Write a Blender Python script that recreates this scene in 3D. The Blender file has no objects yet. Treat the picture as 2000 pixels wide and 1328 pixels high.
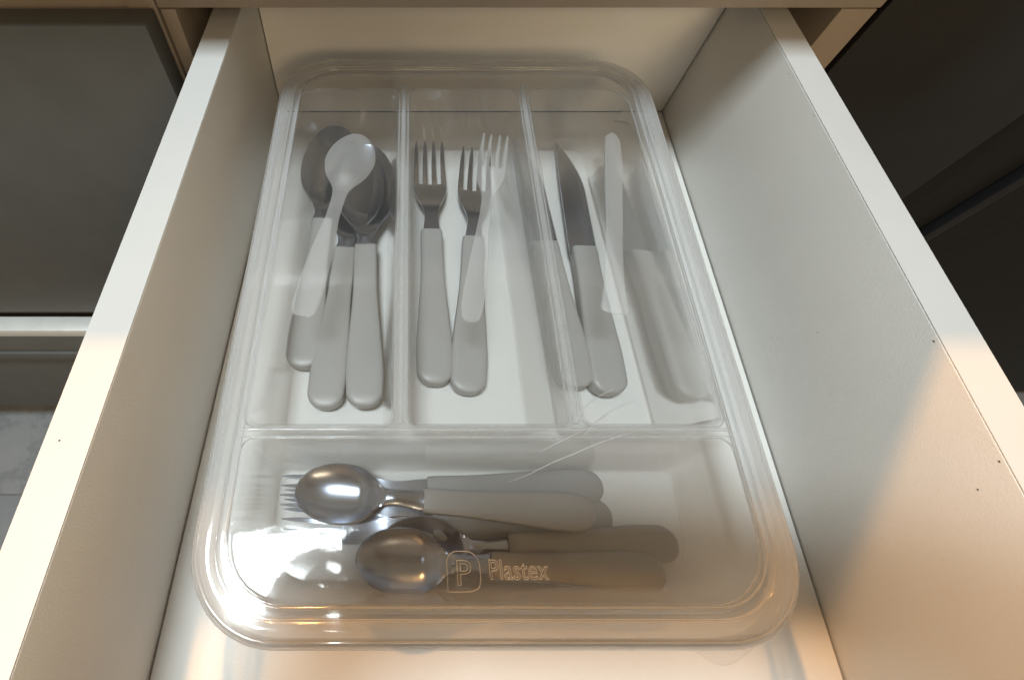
import bpy, bmesh, math, random
from mathutils import Vector, Matrix
from math import radians, sin, cos, pi, sqrt, atan2

random.seed(7)
scene = bpy.context.scene
COL = scene.collection

# ------------------------------------------------------------------ camera
cam_data = bpy.data.cameras.new("camera")
cam = bpy.data.objects.new("camera", cam_data)
COL.objects.link(cam)
CAM = Vector((0.0862139, -0.3397778, 0.1592258))
PITCH = 0.4593348
cam.location = CAM
cam.rotation_euler = (PITCH, 0, 0)
cam_data.sensor_width = 36.0
cam_data.lens = 881.94 / 2000 * 36.0
cam_data.shift_x = 0.125
cam_data.clip_start = 0.005
cam_data.clip_end = 50
scene.camera = cam

# ------------------------------------------------------------------ world and lamps
world = bpy.data.worlds.new("World")
scene.world = world
world.use_nodes = True
bg = world.node_tree.nodes["Background"]
bg.inputs[0].default_value = (0.265, 0.205, 0.128, 1)
bg.inputs[1].default_value = 0.95

def area_lamp(name, loc, target, sx, sy, power, color):
    d = bpy.data.lights.new(name, 'AREA')
    d.shape = 'RECTANGLE'; d.size = sx; d.size_y = sy
    d.energy = power; d.color = color
    o = bpy.data.objects.new(name, d)
    COL.objects.link(o)
    o.location = loc
    o.rotation_euler = (Vector(target) - Vector(loc)).to_track_quat('-Z', 'Y').to_euler()
    return o

# cool ceiling panel, straight above and a little to the left of the drawer
cl = area_lamp("ceiling_panel_lamp", (-0.280, -0.510, 1.80), (-0.280, -0.510, 0.0), 0.51, 0.31, 35, (0.86, 0.97, 1.0))
cl.rotation_euler = (0, 0, 0)
# warm spot under the wall cupboards at the back of the worktop
wd = bpy.data.lights.new("worktop_lamp", 'POINT')
wd.energy = 46; wd.color = (1.0, 0.49, 0.15); wd.shadow_soft_size = 0.018
wl = bpy.data.objects.new("worktop_lamp", wd)
COL.objects.link(wl)
wl.location = (-0.10, 0.50, 0.700)

# warm room lamp behind the photographer
area_lamp("room_lamp", (0.58, -2.40, 0.95), (0.16, -0.10, -0.05), 0.9, 0.9, 22, (1.0, 0.74, 0.44))

scene.view_settings.view_transform = 'Standard'
scene.view_settings.look = 'None'
scene.view_settings.exposure = 0.12
scene.view_settings.gamma = 1
scene.render.engine = 'CYCLES'
cy = scene.cycles
cy.max_bounces = 12
cy.diffuse_bounces = 5
cy.glossy_bounces = 6
cy.transmission_bounces = 8
cy.transparent_max_bounces = 48
cy.caustics_reflective = False
cy.caustics_refractive = False
cy.sample_clamp_indirect = 4
try:
    cy.use_denoising = True
    cy.denoiser = 'OPENIMAGEDENOISE'
except Exception:
    pass

# ------------------------------------------------------------------ materials
class NT:
    def __init__(s, name):
        s.m = bpy.data.materials.new(name); s.m.use_nodes = True
        s.t = s.m.node_tree; s.t.nodes.clear()
        s.out = s.n('ShaderNodeOutputMaterial')
    def n(s, typ, **kw):
        nd = s.t.nodes.new(typ)
        for k, v in kw.items(): setattr(nd, k, v)
        return nd
    def l(s, a, b): s.t.links.new(a, b)
    def math(s, op, a, b=None, clamp=False):
        nd = s.n('ShaderNodeMath', operation=op); nd.use_clamp = clamp
        for i, v in enumerate((a, b)):
            if v is None: continue
            if isinstance(v, (int, float)): nd.inputs[i].default_value = v
            else: s.l(v, nd.inputs[i])
        return nd.outputs[0]

def coords(t, scale=1.0, kind='Object'):
    tc = t.n('ShaderNodeTexCoord'); mp = t.n('ShaderNodeMapping')
    if isinstance(scale, (int, float)): scale = (scale,) * 3
    mp.inputs['Scale'].default_value = scale
    t.l(tc.outputs[kind], mp.inputs[0]); return mp.outputs[0]

def noise(t, vec, scale, detail=3, rough=0.5):
    n = t.n('ShaderNodeTexNoise'); n.inputs['Scale'].default_value = scale
    n.inputs['Detail'].default_value = detail; n.inputs['Roughness'].default_value = rough
    t.l(vec, n.inputs['Vector']); return n.outputs[0]

def ramp(t, fac, stops):
    r = t.n('ShaderNodeValToRGB'); e = r.color_ramp.elements
    while len(e) < len(stops): e.new(0.5)
    for k, (p, c) in enumerate(stops):
        e[k].position = p; e[k].color = (*c, 1) if len(c) == 3 else c
    t.l(fac, r.inputs[0]); return r.outputs[0]

def bump(t, h, strength, dist=0.001):
    b = t.n('ShaderNodeBump'); b.inputs['Strength'].default_value = strength
    b.inputs['Distance'].default_value = dist; t.l(h, b.inputs['Height']); return b.outputs[0]

def surface(name, c1, c2, scale=30, rough=0.45, bump_s=0.05, bump_scale=900, spec=0.5, metallic=0, speck=None, stretch=(1, 1, 1), rough_var=0.1):
    t = NT(name)
    p = t.n('ShaderNodeBsdfPrincipled')
    v = coords(t, stretch)
    nz = noise(t, v, scale, 4, 0.6)
    col = ramp(t, nz, [(0.3, c1), (0.7, c2)])
    if speck:
        vo = t.n('ShaderNodeTexVoronoi'); vo.inputs['Scale'].default_value = speck[0]
        t.l(v, vo.inputs['Vector'])
        near = t.math('LESS_THAN', vo.outputs['Distance'], speck[1])
        sep = t.n('ShaderNodeSeparateColor'); t.l(vo.outputs['Color'], sep.inputs[0])
        rare = t.math('LESS_THAN', sep.outputs[0], speck[2])
        mx = t.n('ShaderNodeMix', data_type='RGBA')
        t.l(t.math('MULTIPLY', near, rare), mx.inputs[0]); t.l(col, mx.inputs[6]); mx.inputs[7].default_value = (0.16, 0.12, 0.09, 1)
        col = mx.outputs[2]
    t.l(col, p.inputs['Base Color'])
    p.inputs['Metallic'].default_value = metallic
    p.inputs['Specular IOR Level'].default_value = spec
    r2 = noise(t, v, scale * 2.3, 3)
    t.l(t.math('ADD', t.math('MULTIPLY', t.math('SUBTRACT', r2, 0.5), rough_var), rough), p.inputs['Roughness'])
    t.l(bump(t, noise(t, v, bump_scale, 2), bump_s, 0.0004), p.inputs['Normal'])
    t.l(p.outputs[0], t.out.inputs[0])
    return t.m

def clear_plastic(name, haze, ior=1.5, tint=(0.992, 0.993, 0.994), rough=0.06, wave=0.12, wave_scale=45, graze=1.0, smudge=0.3, hazecol=(0.90, 0.91, 0.93)):
    """thin moulded polypropylene: straight-through light, a little milky scatter, Fresnel gloss on both faces"""
    t = NT(name)
    v = coords(t)
    geo = t.n('ShaderNodeNewGeometry')
    iorn = t.n('ShaderNodeMix', data_type='FLOAT'); iorn.inputs[2].default_value = ior; iorn.inputs[3].default_value = 1 / ior
    t.l(geo.outputs['Backfacing'], iorn.inputs[0])
    h = t.math('ADD', noise(t, v, wave_scale, 2), t.math('MULTIPLY', noise(t, v, 420, 3), 0.09))
    nrm = bump(t, h, wave, 0.002)
    fr = t.n('ShaderNodeFresnel'); t.l(iorn.outputs[0], fr.inputs[0]); t.l(nrm, fr.inputs['Normal'])
    lw = t.n('ShaderNodeLayerWeight'); lw.inputs[0].default_value = 0.5
    # facing = 1 - |cos|;  path length through the sheet grows towards grazing view
    cosv = t.math('MAXIMUM', t.math('SUBTRACT', 1.0, lw.outputs['Facing']), 0.12)
    path = t.math('POWER', t.math('DIVIDE', 1.0, cosv), graze)
    sm = t.math('ADD', t.math('MULTIPLY', t.math('SUBTRACT', noise(t, v, 22, 5, 0.65), 0.5), smudge * 2), 1.0)
    hz = t.math('MINIMUM', t.math('MULTIPLY', t.math('MULTIPLY', path, haze), sm), 0.85)
    tr = t.n('ShaderNodeBsdfTransparent'); tr.inputs[0].default_value = (*tint, 1)
    df = t.n('ShaderNodeBsdfDiffuse'); df.inputs[0].default_value = (*hazecol, 1)
    tl = t.n('ShaderNodeBsdfTranslucent'); tl.inputs[0].default_value = (*hazecol, 1)
    t.l(nrm, df.inputs['Normal'])
    md = t.n('ShaderNodeMixShader'); md.inputs[0].default_value = 0.5
    t.l(df.outputs[0], md.inputs[1]); t.l(tl.outputs[0], md.inputs[2])
    m1 = t.n('ShaderNodeMixShader'); t.l(hz, m1.inputs[0]); t.l(tr.outputs[0], m1.inputs[1]); t.l(md.outputs[0], m1.inputs[2])
    gl = t.n('ShaderNodeBsdfGlossy'); gl.inputs['Color'].default_value = (1, 1, 1, 1)
    t.l(t.math('ADD', rough, t.math('MULTIPLY', noise(t, v, 35, 4), 0.05)), gl.inputs['Roughness']); t.l(nrm, gl.inputs['Normal'])
    m2 = t.n('ShaderNodeMixShader'); t.l(fr.outputs[0], m2.inputs[0]); t.l(m1.outputs[0], m2.inputs[1]); t.l(gl.outputs[0], m2.inputs[2])
    t.l(m2.outputs[0], t.out.inputs[0])
    return t.m

M = {}
M['white'] = surface('white_melamine', (0.75, 0.738, 0.71), (0.785, 0.772, 0.745), 14, 0.42, 0.25, 1400, 0.4, speck=(42, 0.05, 0.05))
M['edge'] = surface('white_edging', (0.60, 0.60, 0.60), (0.635, 0.635, 0.635), 18, 0.35, 0.05, 900, 0.4)
M['taupe'] = surface('taupe_laminate', (0.30, 0.255, 0.215), (0.33, 0.28, 0.235), 25, 0.5, 0.1, 1200, 0.3)
M['front'] = surface('grey_front', (0.100, 0.102, 0.100), (0.112, 0.114, 0.111), 30, 0.5, 0.1, 1300, 0.3)
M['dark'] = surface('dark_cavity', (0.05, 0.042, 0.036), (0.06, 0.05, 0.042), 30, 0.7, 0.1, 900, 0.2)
M['oven'] = surface('charcoal_enamel', (0.014, 0.014, 0.016), (0.018, 0.018, 0.020), 20, 0.5, 0.1, 900, 0.25)
M['brown'] = surface('dark_cupboard_paint', (0.010, 0.0095, 0.0095), (0.013, 0.012, 0.0115), 9, 0.5, 0.1, 300, 0.2, stretch=(8, 8, 0.6))
M['alu'] = surface('brushed_alu', (0.70, 0.72, 0.72), (0.78, 0.80, 0.80), 40, 0.4, 0.05, 900, 0.5, metallic=0.3)
M['grout'] = surface('grout', (0.22, 0.21, 0.20), (0.27, 0.26, 0.25), 60, 0.8, 0.3, 500, 0.2)
M['counter'] = surface('stone_counter', (0.30, 0.28, 0.26), (0.40, 0.38, 0.35), 60, 0.3, 0.05, 500, 0.5)
M['handle'] = surface('grey_handle_plastic', (0.315, 0.310, 0.303), (0.335, 0.330, 0.322), 60, 0.38, 0.15, 1800, 0.45)
M['phone'] = surface('black_phone_glass', (0.012, 0.012, 0.014), (0.018, 0.018, 0.02), 60, 0.25, 0.0, 900, 0.5)
M['bowl_reflector'] = surface('tan_bowl_reflector', (0.50, 0.36, 0.25), (0.54, 0.40, 0.28), 40, 0.5, 0.02, 900, 0.3)
M['sleeve'] = surface('dark_cotton', (0.03, 0.03, 0.035), (0.045, 0.045, 0.05), 80, 0.9, 0.4, 900, 0.2)
M['skin'] = surface('skin', (0.36, 0.20, 0.14), (0.42, 0.25, 0.18), 90, 0.5, 0.3, 700, 0.4)

def marble():
    t = NT('grey_marble_tile'); p = t.n('ShaderNodeBsdfPrincipled'); v = coords(t)
    a = noise(t, v, 4, 8, 0.65)
    vein = t.math('ABSOLUTE', t.math('SUBTRACT', a, 0.5))
    col = ramp(t, vein, [(0.0, (0.20, 0.215, 0.235)), (0.03, (0.25, 0.265, 0.285)), (0.2, (0.285, 0.30, 0.32))])
    t.l(col, p.inputs['Base Color']); p.inputs['Roughness'].default_value = 0.3
    t.l(p.outputs[0], t.out.inputs[0]); return t.m
M['marble'] = marble()

def steel():
    t = NT('brushed_stainless_steel'); p = t.n('ShaderNodeBsdfPrincipled')
    v = coords(t, (1, 1, 1)); vs = coords(t, (60, 3, 60))
    col = ramp(t, noise(t, v, 60, 5, 0.7), [(0.3, (0.36, 0.40, 0.475)), (0.7, (0.40, 0.44, 0.515))])
    t.l(col, p.inputs['Base Color']); p.inputs['Metallic'].default_value = 1.0
    br = noise(t, vs, 14, 5, 0.7)
    t.l(t.math('ADD', 0.20, t.math('MULTIPLY', br, 0.07)), p.inputs['Roughness'])
    t.l(bump(t, br, 0.015, 0.0002), p.inputs['Normal'])
    t.l(p.outputs[0], t.out.inputs[0]); return t.m
M['steel'] = steel()
M['lid'] = clear_plastic('clear_lid_plastic', 0.022, 1.48, rough=0.03, wave=0.10, graze=1.25)
M['wall'] = clear_plastic('clear_tray_wall_plastic', 0.010, 4.5, rough=0.04, wave=0.06, graze=0.9, smudge=0.15)
M['scratch'] = clear_plastic('scuffed_plastic', 0.8, 1.6, rough=0.2, wave=0.0, graze=0.3, smudge=0.1)
M['web'] = clear_plastic('tray_rim_plastic', 0.060, 1.40, rough=0.06, wave=0.03, graze=0.8, smudge=0.15)
M['lidrim'] = clear_plastic('thick_lid_rim_plastic', 0.190, 1.42, rough=0.06, wave=0.01, graze=0.7, smudge=0.15)
M['crest'] = clear_plastic('thick_clear_plastic', 0.24, 1.5, rough=0.08, wave=0.0, graze=0.7, smudge=0.15)
M['rimtray'] = clear_plastic('clear_tray_plastic', 0.019, 1.33, rough=0.05, wave=0.06, graze=1.2, smudge=0.15)
M['frost'] = clear_plastic('frosted_plastic', 0.28, 1.45, rough=0.42, wave=0.03, graze=0.4, smudge=0.08)
M['emboss'] = clear_plastic('embossed_plastic', 0.60, 1.6, rough=0.12, wave=0.0, graze=0.8, smudge=0.1)

# ------------------------------------------------------------------ object helpers
def link(o, parent=None):
    COL.objects.link(o)
    if parent: o.parent = parent
    return o

def tag(o, label=None, cat=None, group=None, kind=None):
    if label: o['label'] = label
    if cat: o['category'] = cat
    if group: o['group'] = group
    if kind: o['kind'] = kind
    return o

def thing(name, label, cat, loc=(0, 0, 0), group=None):
    o = bpy.data.objects.new(name, None); o.empty_display_size = 0.02
    o.location = loc
    return tag(link(o), label, cat, group)

def finish(name, bm, mat, parent=None, smooth=35, loc=None):
    bmesh.ops.remove_doubles(bm, verts=bm.verts, dist=1e-7)
    bmesh.ops.recalc_face_normals(bm, faces=bm.faces)
    me = bpy.data.meshes.new(name); bm.to_mesh(me); bm.free()
    if smooth:
        for p in me.polygons: p.use_smooth = True
        me.set_sharp_from_angle(angle=radians(smooth))
    me.materials.append(mat)
    o = bpy.data.objects.new(name, me)
    if loc: o.location = loc
    return link(o, parent)

def box_bm(bm, x0, x1, y0, y1, z0, z1, k=0.0, bev=0.0):
    """box whose x follows the drawer's slightly racked sides (x + k*y)"""
    vs = [bm.verts.new((x + k * y, y, z)) for x in (x0, x1) for y in (y0, y1) for z in (z0, z1)]
    f = [(0, 1, 3, 2), (4, 6, 7, 5), (0, 4, 5, 1), (2, 3, 7, 6), (0, 2, 6, 4), (1, 5, 7, 3)]
    fs = [bm.faces.new([vs[i] for i in q]) for q in f]
    if bev:
        ed = list({e for fc in fs for e in fc.edges})
        bmesh.ops.bevel(bm, geom=ed, offset=bev, segments=2, profile=0.5, affect='EDGES')

def box(name, mat, parent, x0, x1, y0, y1, z0, z1, k=0.0, bev=0.0008):
    bm = bmesh.new(); box_bm(bm, x0, x1, y0, y1, z0, z1, k, bev)
    return finish(name, bm, mat, parent, 30)

# ------------------------------------------------------------------ the drawer
W, H, T, K = 0.32, 0.0958856, 0.0175746, 0.0570154
YF = -0.485
drawer = thing('kitchen_drawer', 'white open kitchen drawer pulled out under the worktop, holding the clear cutlery tray', 'drawer')
G = 0.0006
for x0, x1 in ((-T, 0.0), (W, W + T)):
    s = box('side_panel', M['white'], drawer, x0, x1, YF, 0.016, -H - 0.012, -0.0004, K, 0.0006)
    e = box('edge_band', M['edge'], s, x0 + 0.0003, x1 - 0.0003, YF + 0.0002, 0.0155, -0.00035, 0.0, K, 0.0)
for cyy, cz, sy in ((-0.0925, -0.0030, 0.0006), (-0.1290, -0.0016, 0.0007), (-0.2610, -0.0022, 0.0012), (-0.3080, -0.0020, 0.0010), (-0.3160, -0.0120, 0.0009), (-0.2350, -0.0450, 0.0006)):
    box('chip', M['dark'], drawer, W - 0.00012, W + 0.0002, cyy, cyy + sy * 0.7, cz, cz + 0.0003, K, 0.0)
for cxx, cyy in ((-0.0120, -0.3010),):
    box('chip', M['dark'], drawer, cxx, cxx + 0.0007, cyy, cyy + 0.0005, -0.0001, 0.00012, K, 0.0)
box('back_panel', M['white'], drawer, G, W - G, 0.0, 0.016, -H + 0.0004, 0.0, K, 0.0005)
box('bottom_panel', M['white'], drawer, G + 0.0002, W - G - 0.0002, YF + 0.001, -G, -H - 0.006, -H, K, 0.0)
box('front_panel', M['front'], drawer, -0.045, W + 0.045, YF - 0.019, YF - 0.0005, -H - 0.035, 0.03, 0, 0.001)

# ------------------------------------------------------------------ cabinet around the drawer
cab = thing('base_cabinet', 'taupe base cabinet frame round the open white drawer', 'cabinet', (0.16, 0.2, -0.72))
def cbox(name, mat, x0, x1, y0, y1, z0, z1, bev=0.0008, root=cab):
    o = box(name, mat, None, x0, x1, y0, y1, z0, z1, 0, bev)
    o.parent = root; o.matrix_parent_inverse = Matrix.Translation(-root.location)
    return o
cbox('top_rail', M['taupe'], -0.0455, 0.3757, -0.050, -0.031, 0.0089, 0.105)
cbox('side_panel', M['taupe'], -0.0452, -0.0362, -0.049, 0.45, -0.62, 0.0078)
cbox('side_panel', M['taupe'], 0.3545, 0.3757, -0.049, 0.45, -0.62, 0.0080)
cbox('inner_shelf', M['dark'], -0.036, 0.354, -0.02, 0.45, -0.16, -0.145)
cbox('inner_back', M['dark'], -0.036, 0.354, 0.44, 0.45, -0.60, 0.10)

ct = box('countertop', M['counter'], None, -1.2, 0.40, -0.0995, 0.62, 0.108, 0.151, 0, 0.0015)
tag(ct, 'grey stone worktop slab overhanging the drawer at the top', 'worktop')

lc = thing('neighbour_cabinet', 'grey cabinet left of the drawer with tall door above a grooved lower front', 'cabinet', (-0.4, 0.2, -0.72))
cbox('side_panel', M['taupe'], -0.0635, -0.0468, -0.049, 0.45, -0.62, 0.10, root=lc)
cbox('finger_groove', M['taupe'], -0.95, -0.0640, -0.047, -0.030, -0.34, 0.105, root=lc)
cbox('door', M['front'], -0.95, -0.0475, -0.070, -0.0515, -0.311, 0.0099, 0.001, root=lc)
lo = cbox('lower_front', M['front'], -0.95, -0.050, -0.086, -0.0512, -0.62, -0.345, 0.001, root=lc)
for nm, mt, y0, y1, z0, z1 in (('top_edge', M['alu'], -0.086, -0.066, -0.3445, -0.3285),
                               ('groove_lip', M['front'], -0.091, -0.0865, -0.405, -0.385)):
    o = cbox(nm, mt, -0.95, -0.0505, y0, y1, z0, z1, 0.0008, root=lc)
cbox('plinth', M['dark'], -0.95, -0.05, -0.02, 0.0, -0.72, -0.625, root=lc)

ov = thing('oven', 'charcoal enamelled appliance standing right of the drawer cabinet', 'appliance', (0.46, 0.2, -0.72))
cbox('front_panel', M['oven'], 0.379, 0.5475, -0.050, 0.0, -0.70, 0.10, 0.0015, root=ov)
cbox('body', M['oven'], 0.379, 0.5465, 0.001, 0.45, -0.70, 0.10, 0.0, root=ov)
pn = thing('tall_cupboard', 'near black tall cupboard beyond the charcoal appliance at right', 'cupboard', (0.9, 0.2, -0.72))
cbox('side_panel', M['brown'], 0.556, 2.00, -0.030, 0.40, -0.70, 0.40, 0.001, root=pn)
cbox('pull_strip', M['oven'], 0.640, 0.652, -0.040, -0.0305, -0.70, 0.30, 0.001, root=pn)

floor = bpy.data.objects.new('floor', None); link(floor); tag(floor, kind='structure')
box('grout_bed', M['grout'], floor, -3, 3, -3, 1.5, -0.76, -0.7235, 0, 0.0)
tile_me = None
for i in range(-3, 3):
    for j in range(-3, 2):
        x, y = i * 0.60 + 0.27, j * 0.60 - 0.225 + 0.60
        if tile_me is None:
            o = box('tile', M['marble'], floor, 0.0015, 0.5985, 0.0015, 0.5985, -0.7230, -0.7200, 0, 0.0008); tile_me = o
            o.location = (x, y, 0)
        else:
            o = tile_me.copy(); link(o, floor); o.location = (x, y, 0)

# ------------------------------------------------------------------ rounded outlines for tray and lid
def ztop(y): return -0.047 + 0.0345 * (y + 0.34)

def inset_quad(q, d):
    """q: 4 corners counter-clockwise; d: inset per side (front,right,back,left) or one value"""
    if isinstance(d, (int, float)): d = (d,) * 4
    L = []
    for i in range(4):
        a, b = Vector(q[i]), Vector(q[(i + 1) % 4]); t = (b - a).normalized(); n = Vector((-t.y, t.x))
        L.append((a + n * d[i], t))
    out = []
    for i in range(4):
        p, t = L[i - 1]; r, s = L[i]
        den = t.x * s.y - t.y * s.x; w = r - p
        u = (w.x * s.y - w.y * s.x) / den
        out.append(p + t * u)
    return out

def rounded(q, r, n=9, m=8):
    """closed loop of points round quad q with corner radii r (BL,BR,TR,TL); n points per corner, m per straight side"""
    if isinstance(r, (int, float)): r = (r,) * 4
    arcs = []
    for i in range(4):
        p = Vector(q[i]); a = (Vector(q[i - 1]) - p).normalized(); b = (Vector(q[(i + 1) % 4]) - p).normalized()
        ang = a.angle(b); rr = max(r[i], 1e-4); tl = rr / math.tan(ang / 2)
        c = p + (a + b).normalized() * (rr / sin(ang / 2))
        s, e = p + a * tl - c, p + b * tl - c
        a0 = atan2(s.y, s.x); a1 = atan2(e.y, e.x)
        while a1 < a0: a1 += 2 * pi
        arcs.append([c + Vector((cos(a0 + (a1 - a0) * j / (n - 1)), sin(a0 + (a1 - a0) * j / (n - 1)))) * rr for j in range(n)])
    pts = []
    for i in range(4):
        pts += arcs[i]
        e, s = arcs[i][-1], arcs[(i + 1) % 4][0]
        pts += [e.lerp(s, j / (m + 1)) for j in range(1, m + 1)]
    return pts

def ring(bm, pts, zf): return [bm.verts.new((p.x, p.y, zf(p.y) if callable(zf) else zf)) for p in pts]
def bridge(bm, a, b):
    n = len(a)
    for i in range(n): bm.faces.new((a[i], a[(i + 1) % n], b[(i + 1) % n], b[i]))
def mm(*q): return [Vector((x / 1000, y / 1000)) for x, y in q]
def thicken(bm, t):
    bmesh.ops.recalc_face_normals(bm, faces=bm.faces)
    bmesh.ops.solidify(bm, geom=list(bm.faces), thickness=t)

OUT = mm((3.5, -370.3), (258.2, -370.3), (267.6, -22), (17.0, -22))

# ------------------------------------------------------------------ the tray
tray = thing('cutlery_tray', 'clear plastic cutlery tray with four compartments standing in the open white drawer', 'tray', (0, 0, 0))
# openings at the top and floors: BL, BR, TR, TL in mm
comp = [
    (mm((20.8, -282.5), (90.5, -282.5), (96.8, -52), (29.0, -52)), mm((29.0, -275), (86.2, -275), (92.0, -45.5), (34.5, -45.5)), (5, 5, 9, 16), (4, 4, 5, 9)),
    (mm((97.0, -282.5), (172.8, -282.5), (176.6, -52), (102.8, -52)), mm((101.2, -275), (168.0, -275), (171.5, -45.5), (106.6, -45.5)), (5, 5, 9, 9), (4, 4, 5, 5)),
    (mm((179.2, -282.5), (245.5, -282.5), (249.0, -52), (182.4, -52)), mm((184.5, -275), (240.9, -275), (241.5, -45.5), (187.0, -45.5)), (5, 5, 16, 9), (4, 4, 9, 5)),
    (mm((19.0, -355.0), (243.0, -355.0), (246.0, -288.2), (21.2, -288.2)), mm((27.6, -348.0), (238.5, -348.0), (244.0, -294), (28.9, -294)), (27, 27, 6, 6), (21, 21, 5, 5)),
]
ZB = -H + 0.0018
TT = 0.0022       # tray rim lies this far under the lid plane
tops = []
for top, bot, rt, rb in comp:
    bm = bmesh.new()
    prev = None
    rows = [(0.0, 0.0, 0), (0.0, 0.4, 1), (0.06, 1.6, 1), (0.5, None, 0), (0.93, None, 2)]
    loops = []
    tq = rounded(top, tuple(r / 1000 for r in rt)); bq = rounded(bot, tuple(r / 1000 for r in rb))
    def lev(f, g): return [(a.lerp(b, f), g) for a, b in zip(tq, bq)]
    prof = [(-0.035, 0.0), (0.0, 0.004), (0.03, 0.02), (0.06, 0.06), (0.3, 0.32), (0.6, 0.62), (0.9, 0.93), (0.96, 0.975), (1.03, 0.995), (1.08, 1.0)]
    for fx, fz in prof:
        vs = []
        for a, b in zip(tq, bq):
            p = a + (b - a) * fx
            z = (ztop(a.y) - TT) * (1 - fz) + ZB * fz
            vs.append(bm.verts.new((p.x, p.y, z)))
        loops.append(vs)
    for a, b in zip(loops, loops[1:]): bridge(bm, a, b)
    bm.faces.new(loops[-1])
    tops.append([v.co.copy() for v in loops[0]])
    thicken(bm, 0.0011)
    o = finish('compartment', bm, M['rimtray'], tray, 40)
    o.data.materials.append(M['wall'])
    for p in o.data.polygons:
        if abs(p.normal.z) < 0.45 and p.center.x > 0.234 and -0.28 < p.center.y < -0.072: p.material_index = 1

bm = bmesh.new()
q1 = rounded(inset_quad(OUT, 0.0022), 0.036, 9, 8)
a = ring(bm, q1, lambda y: ztop(y) - TT)
sk0 = ring(bm, rounded(inset_quad(OUT, 0.0016), 0.0365, 9, 8), lambda y: ztop(y) - TT - 0.001)
sk1 = ring(bm, rounded(inset_quad(OUT, 0.0022), 0.036, 9, 8), lambda y: ztop(y) - 0.0120)
bridge(bm, sk1, sk0); bridge(bm, sk0, a)
ed = [bm.edges.get((a[i], a[(i + 1) % len(a)])) for i in range(len(a))]
for tp in tops:
    vs = [bm.verts.new(c) for c in tp]
    for i in range(len(vs)): ed.append(bm.edges.new((vs[i], vs[(i + 1) % len(vs)])))
bmesh.ops.triangle_fill(bm, use_beauty=True, edges=ed)
thicken(bm, 0.0011)
finish('rim', bm, M['web'], tray, 40)

# rounded crests along the tops of the dividers
def crest(pts, w, h):
    bm = bmesh.new(); rows = []
    a, b = Vector(pts[0]), Vector(pts[1]); t = (b - a).normalized(); nn = Vector((-t.y, t.x))
    for i in range(13):
        p = a.lerp(b, i / 12); row = []
        for j in range(9):
            u = pi * j / 8; q = p + nn * (w * cos(u)); row.append(bm.verts.new((q.x, q.y, ztop(q.y) - TT + 0.0001 + h * sin(u) ** 0.7)))
        rows.append(row)
    for r0, r1 in zip(rows, rows[1:]): 
        for j in range(9): bm.faces.new((r0[j], r0[(j + 1) % 9], r1[(j + 1) % 9], r1[j]))
    bm.faces.new(rows[0]); bm.faces.new(rows[-1])
    return finish('divider_crest', bm, M['crest'], tray, 50)
crest([(0.0938, -0.2815), (0.0998, -0.0500)], 0.0013, 0.0011)
crest([(0.1760, -0.2815), (0.1795, -0.0500)], 0.0015, 0.0011)
crest([(0.0200, -0.2840), (0.2465, -0.2840)], 0.0009, 0.0010)
crest([(0.0200, -0.2874), (0.2465, -0.2874)], 0.0006, 0.0008)

def loop_tube(name, pts, r, mat, parent):
    bm = bmesh.new(); N = len(pts); rows = []
    for i in range(N):
        p = pts[i]; t = (pts[(i + 1) % N] - pts[i - 1]).normalized(); sd = t.cross(Vector((0, 0, 1))).normalized()
        rows.append([bm.verts.new(p + (sd * cos(pi / 3 * j) + Vector((0, 0, 1)) * sin(pi / 3 * j)) * r) for j in range(6)])
    for i in range(N): bridge(bm, rows[i], rows[(i + 1) % N])
    return finish(name, bm, mat, parent, 60)
for tp in tops: loop_tube('compartment_lip', tp, 0.00042, M['crest'], tray)

def torus_bm(bm, c, R, r, nx=28, ny=6, zf=None):
    rows = []
    for i in range(nx):
        a = 2 * pi * i / nx
        rows.append([bm.verts.new((c[0] + (R + r * cos(2 * pi * j / ny)) * cos(a), c[1] + (R + r * cos(2 * pi * j / ny)) * sin(a), c[2] + r * sin(2 * pi * j / ny))) for j in range(ny)])
    for i in range(nx):
        for j in range(ny):
            A, B = rows[i], rows[(i + 1) % nx]
            bm.faces.new((A[j], B[j], B[(j + 1) % ny], A[(j + 1) % ny]))
for c, R in (((0.1425, -0.1515, ZB + 0.0004), 0.0022), ((0.1425, -0.1515, ZB + 0.0004), 0.0009)):
    bm = bmesh.new(); torus_bm(bm, c, R, 0.0004); finish('mould_mark', bm, M['emboss'], tray)

# ------------------------------------------------------------------ the lid
lid = thing('tray_lid', 'clear raised plastic lid with embossed spoon, fork and knife closing the cutlery tray', 'lid', (0, 0, 0))
bm = bmesh.new()
prof = [(0.0010, -0.0095), (0.0002, -0.0088), (0.0, -0.0050), (0.0002, -0.0035), (0.0009, -0.0021), (0.0022, -0.0009), (0.0042, -0.0002), (0.0068, 0.0),
        (0.0095, -0.0002), (0.0104, -0.0007), (0.0107, -0.0020), (0.0109, -0.0030), (0.0113, -0.0034), (0.0124, -0.0034), (0.0127, -0.0030), (0.0129, -0.0020), (0.0132, -0.0015),
        (0.0142, -0.0015), (0.0145, -0.0012), (0.0147, -0.0002), (0.0150, 0.0004), (0.0156, 0.0006), (0.0162, 0.0006), (0.0165, 0.0004), (0.0168, 0.0004), (0.0171, 0.0006), (0.0180, 0.0006), (0.0220, 0.0006), (0.0300, 0.0006)]
loops = []
for d, dz in prof:
    loops.append(ring(bm, rounded(inset_quad(OUT, d), max(0.038 - d * 0.85, 0.012), 15, 10), lambda y, dz=dz: ztop(y) + dz))
for a, b in zip(loops, loops[1:]): bridge(bm, a, b)
bm.faces.new(loops[-1])
thicken(bm, 0.0010)
o = finish('cover', bm, M['lid'], lid, 50)
o.data.materials.append(M['lidrim'])
inner = rounded(inset_quad(OUT, 0.0150), 0.025, 9, 2)
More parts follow.
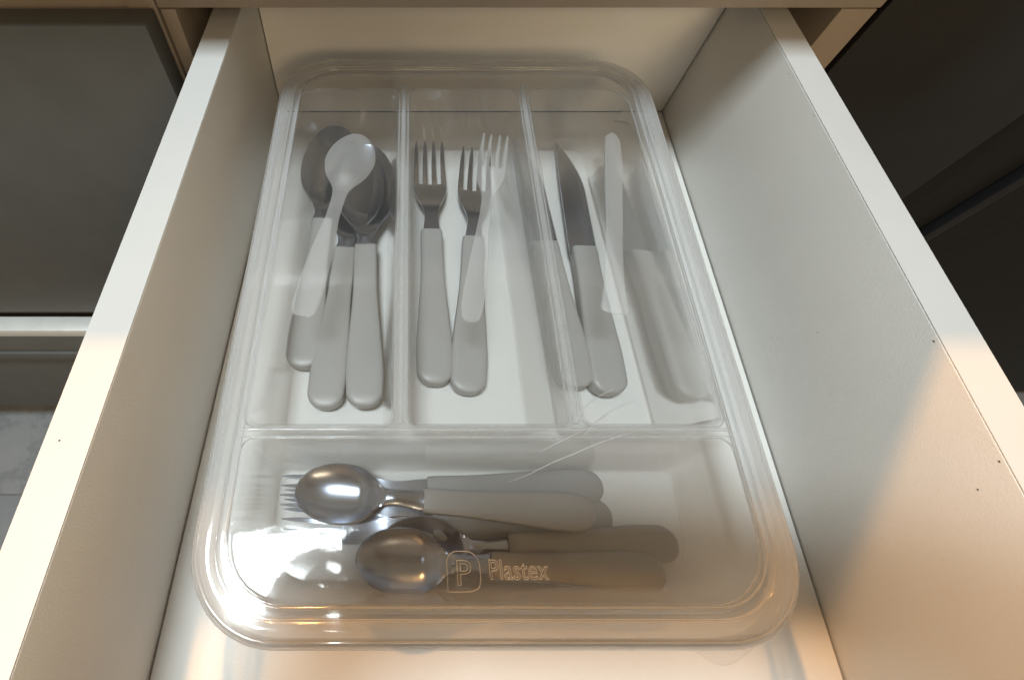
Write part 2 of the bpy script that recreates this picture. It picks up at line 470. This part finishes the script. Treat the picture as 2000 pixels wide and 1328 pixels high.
def inside(x, y):
    c = False; n = len(inner)
    for i in range(n):
        a, b = inner[i - 1], inner[i]
        if (a.y > y) != (b.y > y) and x < (b.x - a.x) * (y - a.y) / (b.y - a.y) + a.x: c = not c
    return c
for p in o.data.polygons:
    if len(p.vertices) == 4 and not inside(p.center.x, p.center.y): p.material_index = 1
for d, dz, r in ((0.0106, -0.0008, 0.00040), (0.0149, 0.0003, 0.00045), (0.0032, -0.0004, 0.00032)):
    lp = rounded(inset_quad(OUT, d), 0.038 - d * 0.85, 15, 10)
    loop_tube('rim_bead', [Vector((p.x, p.y, ztop(p.y) + dz)) for p in lp], r, M['crest'], lid)
LZ = 0.0006       # panel height over the lid plane
def zl(y, h=0.0): return ztop(y) + LZ + h

def plate(name, pts, h, mat, parent, dome=0.0, bev=0.0004):
    """raised relief with outline pts (metres) on the lid panel"""
    bm = bmesh.new()
    n = len(pts); c = Vector((sum(p[0] for p in pts) / n, sum(p[1] for p in pts) / n))
    base = [bm.verts.new((x, y, zl(y, 0.00005))) for x, y in pts]
    rows = [base]
    for s, z in ((0.0, h * 0.6), (bev, h)):
        r = []
        for i in range(n):
            p0, p1, p2 = Vector(pts[i - 1]), Vector(pts[i]), Vector(pts[(i + 1) % n])
            t = (p2 - p0).normalized(); nn = Vector((-t.y, t.x))
            q = p1 + nn * s
            r.append(bm.verts.new((q.x, q.y, zl(q.y, z))))
        rows.append(r)
    for a, b in zip(rows, rows[1:]): bridge(bm, a, b)
    bm.faces.new(rows[-1])
    return finish(name, bm, mat, parent, 40)

def smooth_closed(pts, n=6):
    out = []; N = len(pts)
    for i in range(N):
        p0, p1, p2, p3 = [Vector(pts[(i + k) % N]) for k in (-1, 0, 1, 2)]
        for j in range(n):
            t = j / n
            out.append(0.5 * ((2 * p1) + (p2 - p0) * t + (2 * p0 - 5 * p1 + 4 * p2 - p3) * t * t + (3 * p1 - p0 - 3 * p2 + p3) * t ** 3))
    return out

# the embossed spoon: domed bowl, neck and handle
def interp(tab, x):
    """Catmull-Rom through (x, value) pairs"""
    n = len(tab)
    if x <= tab[0][0]: return tab[0][1]
    if x >= tab[-1][0]: return tab[-1][1]
    for i in range(n - 1):
        if tab[i][0] <= x <= tab[i + 1][0]: break
    x1, y1 = tab[i]; x2, y2 = tab[i + 1]
    x0, y0 = tab[max(i - 1, 0)]; x3, y3 = tab[min(i + 2, n - 1)]
    m1 = (y2 - y0) / (x2 - x0) if x2 != x0 else 0; m2 = (y3 - y1) / (x3 - x1) if x3 != x1 else 0
    if (y2 - y1) * m1 <= 0: m1 = 0
    if (y2 - y1) * m2 <= 0: m2 = 0
    h = x2 - x1; t = (x - x1) / h
    return (2 * t**3 - 3 * t**2 + 1) * y1 + (t**3 - 2 * t**2 + t) * h * m1 + (-2 * t**3 + 3 * t**2) * y2 + (t**3 - t**2) * h * m2

def axis_points(a, b):
    a, b = Vector(a), Vector(b); t = (b - a); L = t.length; t.normalize(); n = Vector((t.y, -t.x))
    return a, t, n, L

def relief_spoon():
    a, t, n, L = axis_points((0.0440, -0.2265), (0.0700, -0.0985))     # handle end -> tip
    tab = [(0, 0.0062), (0.012, 0.0072), (0.03, 0.0070), (0.055, 0.0050), (0.065, 0.0040), (0.080, 0.0042), (0.086, 0.0056), (0.096, 0.0122), (0.106, 0.0152)]
    bm = bmesh.new(); rows = []
    ys = [0, 0.001, 0.0025, 0.005] + [0.008 + (L - 0.008 - 0.022) * i / 34 for i in range(35)] + [L - 0.022 + 0.022 * sin(pi / 2 * i / 12) for i in range(1, 13)]
    yc = L - 0.024
    for y in ys:
        if y > yc: w = 0.0152 * sqrt(max(0, 1 - ((y - yc) / 0.024) ** 2)) + 0.0001
        else: w = interp(tab, y)
        if y < 0.005: w *= 0.55 + 0.45 * sqrt(1 - (1 - y / 0.005) ** 2)
        row = []
        for j in range(-8, 9):
            u = j / 8; p = a + t * y + n * (u * w)
            bow = max(0, min(1, (y - 0.084) / 0.014)); bow = bow * bow * (3 - 2 * bow)
            env = max(0, 1 - u * u)
            tip = 1 - max(0, (y - yc) / 0.024) ** 2
            h = (0.0006 if abs(j) < 8 else 0.0001) + bow * 0.0038 * env * max(tip, 0)
            row.append(bm.verts.new((p.x, p.y, zl(p.y, h))))
        rows.append(row)
    for r0, r1 in zip(rows, rows[1:]):
        for j in range(16): bm.faces.new((r0[j], r0[j + 1], r1[j + 1], r1[j]))
    return finish('embossed_spoon', bm, M['frost'], lid, 60)
relief_spoon()

def relief_fork():
    a, t, n, L = axis_points((0.1300, -0.2300), (0.1565, -0.0985))
    P = lambda y, x: tuple(a + t * (y / 1000) + n * (x / 1000))
    half = [(0, 0), (0.6, 3.2), (2.5, 4.8), (8, 5.6), (18, 5.9), (40, 4.9), (58, 3.6), (70, 3.0), (80, 3.0), (86, 3.8), (92, 6.6), (97, 8.3), (102, 8.7), (112, 8.5)]
    right = [P(y, x) for y, x in half]
    Lm = L * 1000
    tine = []
    xs = [(8.6, 6.0), (3.9, 1.5), (-1.5, -3.9), (-6.0, -8.6)]
    for k, (x1, x0) in enumerate(xs):
        xc = (x1 + x0) / 2
        tine += [P(Lm - 12, x1 - (0.1)), P(Lm - 2.0, xc + 0.7), P(Lm, xc + 0.2), P(Lm, xc - 0.2), P(Lm - 2.0, xc - 0.7), P(Lm - 12, x0 + 0.1)]
        if k < 3:
            nx = xs[k + 1][0]; tine += [P(Lm - 27, x0), P(Lm - 28.4, (x0 + nx) / 2), P(Lm - 27, nx)]
    left = [P(y, -x) for y, x in reversed(half[1:])]
    plate('embossed_fork', right + tine + left, 0.0007, M['frost'], lid, bev=0.0002)
relief_fork()

def relief_knife():
    a, t, n, L = axis_points((0.2045, -0.2250), (0.2300, -0.0970))
    P = lambda y, x: tuple(a + t * (y / 1000) + n * (x / 1000))
    Lm = L * 1000
    r = [(-0.5, 0), (0.2, 5.2), (1.4, 6.6), (3, 6.9), (8, 6.2), (22, 4.9), (45, 4.6), (62, 5.0), (85, 5.2), (105, 5.4), (118, 5.0), (124, 4.3), (127.5, 3.0), (Lm, 0)]
    l = [(128.5, -2.6), (126.5, -4.2), (122, -4.6), (105, -4.6), (85, -4.6), (60, -4.2), (45, -4.4), (22, -5.0), (8, -6.4), (3, -7.0), (1.4, -6.6), (0.2, -5.0)]
    plate('embossed_knife', [P(*p) for p in r] + [P(*p) for p in l], 0.0007, M['frost'], lid, bev=0.0004)
relief_knife()

def tube_bm(bm, pts, r, n=6, closed=False):
    N = len(pts); rows = []
    for i in range(N):
        p = Vector(pts[i]); a = Vector(pts[i - 1] if (i or closed) else pts[i]); b = Vector(pts[(i + 1) % N] if (i < N - 1 or closed) else pts[i])
        t = (b - a).normalized(); s = t.cross(Vector((0, 0, 1))).normalized(); u = s.cross(t)
        rr = r[i] if isinstance(r, (list, tuple)) else r
        rows.append([bm.verts.new(p + (s * cos(2 * pi * j / n) + u * sin(2 * pi * j / n)) * rr) for j in range(n)])
    for i in range(N if closed else N - 1):
        A, B = rows[i], rows[(i + 1) % N]
        for j in range(n): bm.faces.new((A[j], A[(j + 1) % n], B[(j + 1) % n], B[j]))
    if not closed:
        bm.faces.new(rows[0]); bm.faces.new(rows[-1])

# maker's emblem: arched badge outline with a P inside, and the word beside it; milky tubes paint the edge glints
bx0, bx1, by0, by1 = 0.1118, 0.1252, -0.3500, -0.3352
badge = [(bx0, by0), (bx1 - 0.004, by0 + 0.0002), (bx1 - 0.0012, by0 + 0.0012), (bx1, by0 + 0.0035), (bx1, by1 - 0.006)]
for i in range(1, 9):
    a = i / 8 * pi / 2; badge.append((bx1 - 0.0055 + 0.0055 * cos(a), by1 - 0.006 + 0.006 * sin(a)))
for i in range(0, 9):
    a = pi / 2 + i / 8 * pi / 2; badge.append((bx0 + 0.0045 + 0.0045 * cos(a), by1 - 0.0045 + 0.0045 * sin(a)))
bm = bmesh.new(); tube_bm(bm, [(x, y, zl(y, 0.0002)) for x, y in badge], 0.00017, 6, True)
finish('badge_glint_outline', bm, M['emboss'], lid, 60)

def glint_outline_text(name, s, x, y, size, bevel, sx=1.0, shear=0.0):
    cu = bpy.data.curves.new(name, 'FONT'); cu.body = s; cu.size = size; cu.fill_mode = 'NONE'
    cu.bevel_depth = bevel; cu.bevel_resolution = 1; cu.resolution_u = 4; cu.shear = shear; cu.space_character = 1.02
    tmp = bpy.data.objects.new(name, cu); COL.objects.link(tmp)
    dg = bpy.context.evaluated_depsgraph_get()
    me = bpy.data.meshes.new_from_object(tmp.evaluated_get(dg))
    bpy.data.objects.remove(tmp); bpy.data.curves.remove(cu)
    for v in me.vertices:
        v.co.x = x + v.co.x * sx; v.co.y = y + v.co.y; v.co.z = zl(v.co.y, 0.0002 + v.co.z * 0.6)
    me.name = name; me.materials.clear(); me.materials.append(M['emboss'])
    for p in me.polygons: p.use_smooth = True
    return link(bpy.data.objects.new(name, me), lid)
glint_outline_text('badge_letter', 'P', 0.1150, -0.3475, 0.0130, 0.00014)
glint_outline_text('brand_lettering', 'Plastex', 0.1285, -0.3455, 0.0104, 0.00018, 0.80)

# long curved scratches across the lid
for pts, r in (([(0.2070, -0.2700), (0.2000, -0.2725), (0.1940, -0.2753), (0.1860, -0.2800), (0.1800, -0.2850), (0.1765, -0.2885)], 0.00034),
               ([(0.1960, -0.2650), (0.1860, -0.2700), (0.1790, -0.2755), (0.1745, -0.2820)], 0.00018),
               ([(0.2000, -0.2860), (0.1900, -0.2888), (0.1800, -0.2922), (0.1700, -0.2962), (0.1600, -0.3000), (0.1490, -0.3050), (0.1385, -0.3085)], 0.00036),
               ([(0.1780, -0.2850), (0.1700, -0.2885), (0.1610, -0.2925), (0.1540, -0.2962)], 0.00018)):
    n = len(pts) - 1; dense = []
    for i in range(n):
        p0, p1, p2, p3 = [Vector(pts[max(0, min(n, i + k))]) for k in (-1, 0, 1, 2)]
        for j in range(5):
            t = j / 5
            dense.append(0.5 * ((2 * p1) + (p2 - p0) * t + (2 * p0 - 5 * p1 + 4 * p2 - p3) * t * t + (3 * p1 - p0 - 3 * p2 + p3) * t ** 3))
    N = len(dense)
    rr = [r * max(0.15, sin(pi * (i + 0.5) / N)) for i in range(N)]
    bm = bmesh.new(); tube_bm(bm, [(p.x, p.y, zl(p.y, 0.0)) for p in dense], rr, 6)
    finish('scratch', bm, M['scratch'], lid, 60)

# lifting tab at the near right corner
bm = bmesh.new()
tabp = smooth_closed([(0.208, -0.3690), (0.2115, -0.3722), (0.2165, -0.3752), (0.2230, -0.3750), (0.2290, -0.3722), (0.2350, -0.3685), (0.2380, -0.3655), (0.222, -0.3660)], 4)
vt = [bm.verts.new((p.x, p.y, ztop(p.y) - 0.0086)) for p in tabp]; bm.faces.new(vt); thicken(bm, 0.0010)
finish('lifting_tab', bm, M['rimtray'], lid, 40)

# ------------------------------------------------------------------ cutlery
def handle_mesh(Lh, w_tab, t_tab, zc_tab, name='handle'):
    """moulded grip from the butt (y=0) to the collar (y=Lh); flat-topped oval section"""
    bm = bmesh.new(); rows = []
    wr = w_tab[1][1]
    R = 0.0085
    ys = [R * (1 - cos(pi / 2 * i / 8)) for i in range(0, 9)] + [R + (Lh - R) * i / 26 for i in range(1, 27)]
    N = 28
    for y in ys:
        w = interp(w_tab, y) / 2; th = interp(t_tab, y) / 2; zc = interp(zc_tab, y)
        if y < R:
            f = sqrt(max(0, 1 - ((R - y) / R) ** 2)); w = w * (0.12 + 0.88 * f); th = th * (0.50 + 0.50 * f ** 0.7)
        if y > Lh - 0.0009: w *= 0.95; th *= 0.93
        row = []
        for j in range(N):
            a = 2 * pi * j / N; c, s = cos(a), sin(a)
            x = w * abs(c) ** 0.45 * (1 if c >= 0 else -1); z = th * abs(s) ** 0.40 * (1 if s >= 0 else -1)
            row.append(bm.verts.new((x, y, zc + z)))
        rows.append(row)
    for r0, r1 in zip(rows, rows[1:]): bridge(bm, r0, r1)
    bm.faces.new(rows[0]); bm.faces.new(rows[-1])
    return bm

def strip_solid(rows, t):
    """grid of points (top surface) -> solid sheet of thickness t"""
    bm = bmesh.new()
    V = [[bm.verts.new(p) for p in r] for r in rows]
    for r0, r1 in zip(V, V[1:]):
        for j in range(len(r0) - 1): bm.faces.new((r0[j], r0[j + 1], r1[j + 1], r1[j]))
    thicken(bm, t)
    return bm

def spoon_head(y0, L, bowl, Wb, depth, neck0, neck1, zneck, zrim, ztip):
    """neck and bowl: y0 = inside the handle, bowl starts at L-bowl"""
    yb = L - bowl; yc = L - bowl * 0.50; b = L - yc
    tab = [(y0, neck0), (y0 + 0.25 * (yb - y0), neck0), (yb - 0.30 * (yb - y0), neck1), (yb + 0.01 * bowl, neck1 * 1.15), (yb + 0.11 * bowl, Wb * 0.47), (yb + 0.24 * bowl, Wb * 0.80), (yb + 0.38 * bowl, Wb * 0.965), (yc, Wb)]
    zt = [(y0, zneck), (y0 + 0.35 * (yb - y0), zneck * 1.02), (yb - 0.1 * bowl, zrim * 1.06), (yb + 0.15 * bowl, zrim), (L, ztip)]
    ys = [y0 + (yc - y0) * i / 44 for i in range(45)] + [yc + b * sin(pi / 2 * i / 14) for i in range(1, 15)]
    rows = []
    for y in ys:
        w = interp(tab, y) if y <= yc else Wb * sqrt(max(0, 1 - ((y - yc) / b) ** 2)) + 0.00015
        u = max(0, min(1, (y - yb + 0.02 * bowl) / (0.34 * bowl))); f = u * u * (3 - 2 * u)
        tip = 1.0 if y <= yc else max(0.0, 1 - ((y - yc) / b) ** 2.6)
        d = depth * f * tip - 0.0013 * (1 - u) ** 2
        zr = interp(zt, y); row = []
        for j in range(-9, 10):
            q = j / 9
            row.append((q * w, y, zr - d * (1 - abs(q) ** 2.3)))
        rows.append(row)
    return strip_solid(rows, 0.0011)

def fork_head(y0, L, tine, Wf, neck0, neck1, zneck, zmid, ztip, gap):
    yb = L - tine            # root of the tines
    ys_ = yb - 0.030 * L / 0.2
    tab = [(y0, neck0), (y0 + 0.3 * (ys_ - y0), neck0), (ys_ - 0.2 * (ys_ - y0), neck1), (ys_ + 0.003, neck1 * 1.25), (ys_ + 0.45 * (yb - ys_), Wf * 0.80), (ys_ + 0.75 * (yb - ys_), Wf * 0.97), (yb, Wf)]
    zt = [(y0, zneck), (y0 + 0.4 * (ys_ - y0), zneck * 1.15), (ys_ + 0.004, zmid), (yb, zmid * 0.50), (L - tine * 0.5, zmid * 0.42), (L, ztip)]
    bm = bmesh.new()
    N = 15                    # 4 tines x 3 columns + 3 gaps x 1
    tw = (2 * Wf - 3 * gap) / 4
    xs = []
    for k in range(4):
        x0 = -Wf + k * (tw + gap)
        xs += [x0, x0 + tw * 0.5, x0 + tw]
    def xat(y, j): return xs[j] / Wf * interp(tab, y)
    ys = [y0 + (yb - y0) * i / 22 for i in range(23)]
    rows = []
    for y in ys:
        zz = interp(zt, y)
        rows.append([bm.verts.new((xat(y, j), y, zz - 0.0012 * (1 - (xat(y, j) / Wf) ** 2) * max(0, min(1, (y - ys_) / (yb - ys_))))) for j in range(12)])
    for r0, r1 in zip(rows, rows[1:]):
        for j in range(11): bm.faces.new((r0[j], r0[j + 1], r1[j + 1], r1[j]))
    for k in range(4):
        prev = rows[-1][3 * k:3 * k + 3]
        c = xs[3 * k + 1]
        for i in range(1, 11):
            f = i / 10; y = yb + tine * (f if f < 0.999 else 1.0)
            w = tw / 2 * (1 - 0.42 * f) if f < 0.85 else tw / 2 * (1 - 0.42 * 0.85) * (1.0 - (f - 0.85) / 0.15 * 0.72)
            off = (c / Wf) * 0.0006 * f
            z = interp(zt, y) - 0.0012 * (1 - (c / Wf) ** 2) * (1 - f)
            cur = [bm.verts.new((c - off + s * w, y, z)) for s in (-1, 0, 1)]
            for j in range(2): bm.faces.new((prev[j], prev[j + 1], cur[j + 1], cur[j]))
            prev = cur
    thicken(bm, 0.0013)
    return bm

def knife_blade(y0, L, wid, z0, teeth=True):
    """flat serrated blade: straight spine at -x, toothed cutting edge at +x"""
    bm = bmesh.new(); Lb = L - y0; rows = []
    n = 190
    for i in range(n + 1):
        f = i / n; y = y0 + Lb * f
        sp = -wid * 0.5 + (0.0018 * f if f > 0.0 else 0) + (0.0012 * max(0, f - 0.6) / 0.4)
        heel = min(1.0, f / 0.012)
        ed = wid * 0.5 * (0.62 + 0.38 * heel)
        if f > 0.50: g = (f - 0.50) / 0.50; ed = sp + (ed - sp) * max(0.0, 1 - g ** 2.1) ** 0.92
        if teeth and 0.03 < f < 0.90:
            ph = (i % 4) / 4.0; ed -= 0.00105 * (1 - abs(2 * ph - 1)) * (1 if f < 0.8 else (0.9 - f) / 0.1)
        if ed < sp + 0.0002: ed = sp + 0.0002
        mid = ed - min(0.004, (ed - sp) * 0.5)
        rows.append([bm.verts.new(p) for p in ((sp, y, z0 + 0.0007), (mid, y, z0 + 0.0006), (ed, y, z0 + 0.0001), (ed, y, z0 - 0.0001), (mid, y, z0 - 0.0006), (sp, y, z0 - 0.0007))])
    for r0, r1 in zip(rows, rows[1:]): bridge(bm, r0, r1)
    bm.faces.new(rows[0]); bm.faces.new(rows[-1])
    return bm

def dup(root):
    r = root.copy(); COL.objects.link(r)
    for ch in list(root.children):
        c = ch.copy(); COL.objects.link(c); c.parent = r
    return r

def make(name, cat, head, grip, headname, sm=50):
    t = thing(name, 'x', cat)
    finish(headname, head, M['steel'], t, sm); finish('handle', grip, M['handle'], t, 40)
    return t

def place(o, end, tip, z, label, group, tilt=0.0, roll=0.0):
    """end/tip: where the butt and the tip lie on the tray floor; z: height of the resting side at the butt"""
    a, b = Vector(end), Vector(tip); d = b - a
    rz = atan2(d.y, d.x) - pi / 2
    o.rotation_mode = 'XYZ'
    o.rotation_euler = Matrix.Rotation(rz, 4, 'Z').to_3x3().to_4x4().to_euler()
    m = Matrix.Rotation(rz, 4, 'Z') @ Matrix.Rotation(tilt, 4, 'X') @ Matrix.Rotation(roll, 4, 'Y')
    o.rotation_euler = m.to_euler()
    o.location = (a.x, a.y, z)
    o['label'] = label; o['group'] = group
    return o

Z0 = ZB + 0.0002
# tables for the grips (butt -> collar)
gw = [(0, 0.0205), (0.009, 0.0212), (0.022, 0.0222), (0.045, 0.0195), (0.072, 0.0158), (0.095, 0.0150), (0.120, 0.0152)]
gt = [(0, 0.0090), (0.020, 0.0092), (0.060, 0.0080), (0.120, 0.0074)]
gz = [(0, 0.0048), (0.030, 0.0048), (0.075, 0.0060), (0.120, 0.0066)]
LHs = 0.112
spoon0 = make('table_spoon', 'spoon', spoon_head(LHs - 0.006, 0.207, 0.088, 0.0208, 0.0088, 0.0070, 0.0056, 0.0072, 0.0092, 0.0080), handle_mesh(LHs, gw, gt, gz), 'bowl')
LHf = 0.112
fork0 = make('table_fork', 'fork', fork_head(LHf - 0.006, 0.200, 0.0420, 0.0123, 0.0056, 0.0046, 0.0066, 0.0086, 0.0066, 0.0029), handle_mesh(LHf, gw, gt, gz), 'tines')
kw = [(0, 0.0205), (0.009, 0.0214), (0.024, 0.0218), (0.055, 0.0185), (0.085, 0.0165), (0.105, 0.0168), (0.120, 0.0165)]
kt = [(0, 0.0105), (0.020, 0.0110), (0.060, 0.0098), (0.120, 0.0088)]
kz = [(0, 0.0056), (0.060, 0.0058), (0.120, 0.0060)]
knife0 = make('steak_knife', 'knife', knife_blade(0.099, 0.206, 0.0192, 0.0061), handle_mesh(0.104, kw, kt, kz), 'blade', 8)

gS, gF, gK = 'table spoons with grey handles', 'table forks with grey handles', 'serrated knives with grey handles'
place(spoon0, (0.0374, -0.2360), (0.0482, -0.0290), Z0, 'leftmost table spoon, its bowl lying under the other spoons\' bowls', gS)
place(dup(spoon0), (0.0520, -0.2610), (0.0678, -0.0570), Z0 + 0.0003, 'middle table spoon, its bowl hidden beneath the rightmost spoon', gS)
place(dup(spoon0), (0.0752, -0.2610), (0.0727, -0.0555), Z0 + 0.0030, 'rightmost table spoon with its bowl on top of the others, next to the divider', gS)
place(fork0, (0.1160, -0.2465), (0.1212, -0.0465), Z0, 'left table fork, straight and uncovered in the middle compartment', gF)
place(dup(fork0), (0.1345, -0.2520), (0.1575, -0.0510), Z0, 'right table fork leaning under the embossed fork of the lid', gF)
place(knife0, (0.1985, -0.2490), (0.1935, -0.0530), Z0, 'left serrated knife, partly under the right divider', gK)
place(dup(knife0), (0.2160, -0.2530), (0.2262, -0.0455), Z0, 'right serrated knife lying uncovered in the right compartment', gK)

# small cutlery in the near compartment
sw = [(0, 0.0165), (0.008, 0.0175), (0.018, 0.0180), (0.040, 0.0150), (0.065, 0.0122), (0.095, 0.0120)]
st = [(0, 0.0072), (0.020, 0.0074), (0.060, 0.0064), (0.100, 0.0060)]
sz = [(0, 0.0040), (0.030, 0.0040), (0.070, 0.0050), (0.100, 0.0054)]
tea0 = make('teaspoon', 'spoon', spoon_head(0.078, 0.1460, 0.0440, 0.0137, 0.0062, 0.0046, 0.0036, 0.0054, 0.0078, 0.0062), handle_mesh(0.083, sw, st, sz), 'bowl')
fw = [(0, 0.0165), (0.008, 0.0178), (0.020, 0.0184), (0.045, 0.0155), (0.070, 0.0128), (0.100, 0.0124)]
des0 = make('dessert_fork', 'fork', fork_head(0.086, 0.1690, 0.031, 0.0088, 0.0046, 0.0036, 0.0054, 0.0072, 0.0056, 0.0026), handle_mesh(0.092, fw, st, sz), 'tines')
gT, gD = 'teaspoons in the near compartment', 'dessert forks in the near compartment'
place(des0, (0.2010, -0.3035), (0.0300, -0.3055), Z0 + 0.0010, 'farthest dessert fork of the near compartment, its handle next to the front divider', gD)
place(dup(des0), (0.2030, -0.3185), (0.0275, -0.3120), Z0, 'middle dessert fork, lying under the shiny uppermost teaspoon', gD)
place(dup(des0), (0.2030, -0.3260), (0.0275, -0.3215), Z0, 'nearest dessert fork, its handle hidden under the teaspoons', gD)
place(tea0, (0.1885, -0.3180), (0.0405, -0.3070), Z0 + 0.0140, 'uppermost shiny teaspoon resting across the dessert forks', gT, roll=0.0)
place(dup(tea0), (0.2300, -0.3310), (0.0840, -0.3330), Z0 + 0.0050, 'teaspoon with its bowl tucked under another bowl, handle reaching farthest right', gT)
place(dup(tea0), (0.2190, -0.3440), (0.0755, -0.3378), Z0 + 0.0062, 'teaspoon nearest the front wall, beneath the lid\'s badge and lettering', gT, tilt=0.062)

# ------------------------------------------------------------------ the photographer's phone and hands, just behind the lens
Rm = Matrix.Translation(CAM) @ Matrix.Rotation(PITCH, 4, 'X')
bm = bmesh.new()
pq = rounded([Vector((-0.036, -0.058)), Vector((0.110, -0.058)), Vector((0.110, 0.012)), Vector((-0.036, 0.012))], 0.010, 7, 2)
r0 = [bm.verts.new((p.x, p.y, 0.0035)) for p in pq]; r1 = [bm.verts.new((p.x, p.y, 0.0115)) for p in pq]
bridge(bm, r0, r1); bm.faces.new(r0); bm.faces.new(r1)
ph = finish('phone', bm, M['phone'], None, 30)
ph.matrix_world = Rm
bm = bmesh.new()
pq = rounded([Vector((0.004, -0.054)), Vector((0.106, -0.054)), Vector((0.106, 0.0085)), Vector((0.004, 0.0085))], 0.008, 7, 2)
r0 = [bm.verts.new((p.x, p.y, 0.0030)) for p in pq]; r1 = [bm.verts.new((p.x, p.y, 0.0036)) for p in pq]
bridge(bm, r0, r1); bm.faces.new(r0); bm.faces.new(r1)
finish('tan_reflector', bm, M['bowl_reflector'], ph, 30)  # unseen tan plate, added so the teaspoon bowls mirror a warm tone
tag(ph, 'dark phone with added tan plate above the near drawer end, mirrored in the lid', 'phone')

def skinned(name, pts, edges, mat, parent):
    me = bpy.data.meshes.new(name)
    me.from_pydata([p[:3] for p in pts], edges, [])
    me.materials.append(mat)
    o = bpy.data.objects.new(name, me); link(o, parent)
    sk = o.modifiers.new('skin', 'SKIN'); sk.use_smooth_shade = True
    if not me.skin_vertices: me.attributes.new('skin_vertices', 'FLOAT', 'POINT')
    for i, p in enumerate(pts):
        me.skin_vertices[0].data[i].radius = (p[3], p[3] * (p[4] if len(p) > 4 else 1))
        me.skin_vertices[0].data[i].use_root = (i == 0)
    sb = o.modifiers.new('subsurf', 'SUBSURF'); sb.levels = 2; sb.render_levels = 2
    return o

person = thing('person', 'hands in dark sleeves holding the phone over the drawer, mirrored in the lid', 'person', (0, 0, 0))
person.matrix_world = Rm
for mir in (False, True):
    fx = (lambda x: 0.074 - x) if mir else (lambda x: x)
    P = [(-0.085, -0.085, 0.050, 0.021), (-0.079, -0.052, 0.030, 0.020), (-0.078, -0.034, 0.022, 0.017),
         (-0.105, -0.160, 0.090, 0.026), (-0.125, -0.260, 0.150, 0.033)]
    E = [(0, 1), (1, 2), (0, 3), (3, 4)]
    def chain(root, pts):
        prev = root
        for p in pts:
            P.append(p); E.append((prev, len(P) - 1)); prev = len(P) - 1
    chain(2, [(-0.074, -0.014, 0.017, 0.0100), (-0.063, -0.009, -0.003, 0.0085), (-0.046, -0.010, -0.0065, 0.0078), (-0.030, -0.014, -0.0055, 0.0066)])
    chain(2, [(-0.080, -0.027, 0.014, 0.0108), (-0.065, -0.025, -0.005, 0.0094), (-0.047, -0.026, -0.0070, 0.0086), (-0.029, -0.033, -0.0058, 0.0068)])
    chain(1, [(-0.082, -0.041, 0.014, 0.0106), (-0.066, -0.041, -0.004, 0.0092), (-0.049, -0.042, -0.0068, 0.0084), (-0.033, -0.051, -0.0055, 0.0064)])
    chain(1, [(-0.080, -0.056, 0.018, 0.0098), (-0.066, -0.056, 0.000, 0.0084), (-0.050, -0.057, -0.0040, 0.0076), (-0.037, -0.067, -0.0035, 0.0058)])
    chain(2, [(-0.066, -0.018, 0.006, 0.0125), (-0.052, -0.019, 0.004, 0.0110)])  # added stubs, here and next line, block mirrored lamp light between the fingers
    chain(1, [(-0.068, -0.034, 0.006, 0.0125), (-0.052, -0.034, 0.004, 0.0110)])
    chain(0, [(-0.066, -0.060, 0.042, 0.0125), (-0.052, -0.038, 0.030, 0.0100), (-0.034, -0.022, 0.0205, 0.0080)])
    P = [(fx(p[0]),) + p[1:] for p in P]
    skinned('arm', P, E, M['skin'], person)
    S = [(-0.102, -0.150, 0.084, 0.036), (-0.112, -0.195, 0.111, 0.040), (-0.128, -0.270, 0.156, 0.047), (-0.150, -0.400, 0.235, 0.055)]
    skinned('sleeve', [(fx(p[0]),) + p[1:] for p in S], [(0, 1), (1, 2), (2, 3)], M['sleeve'], person)
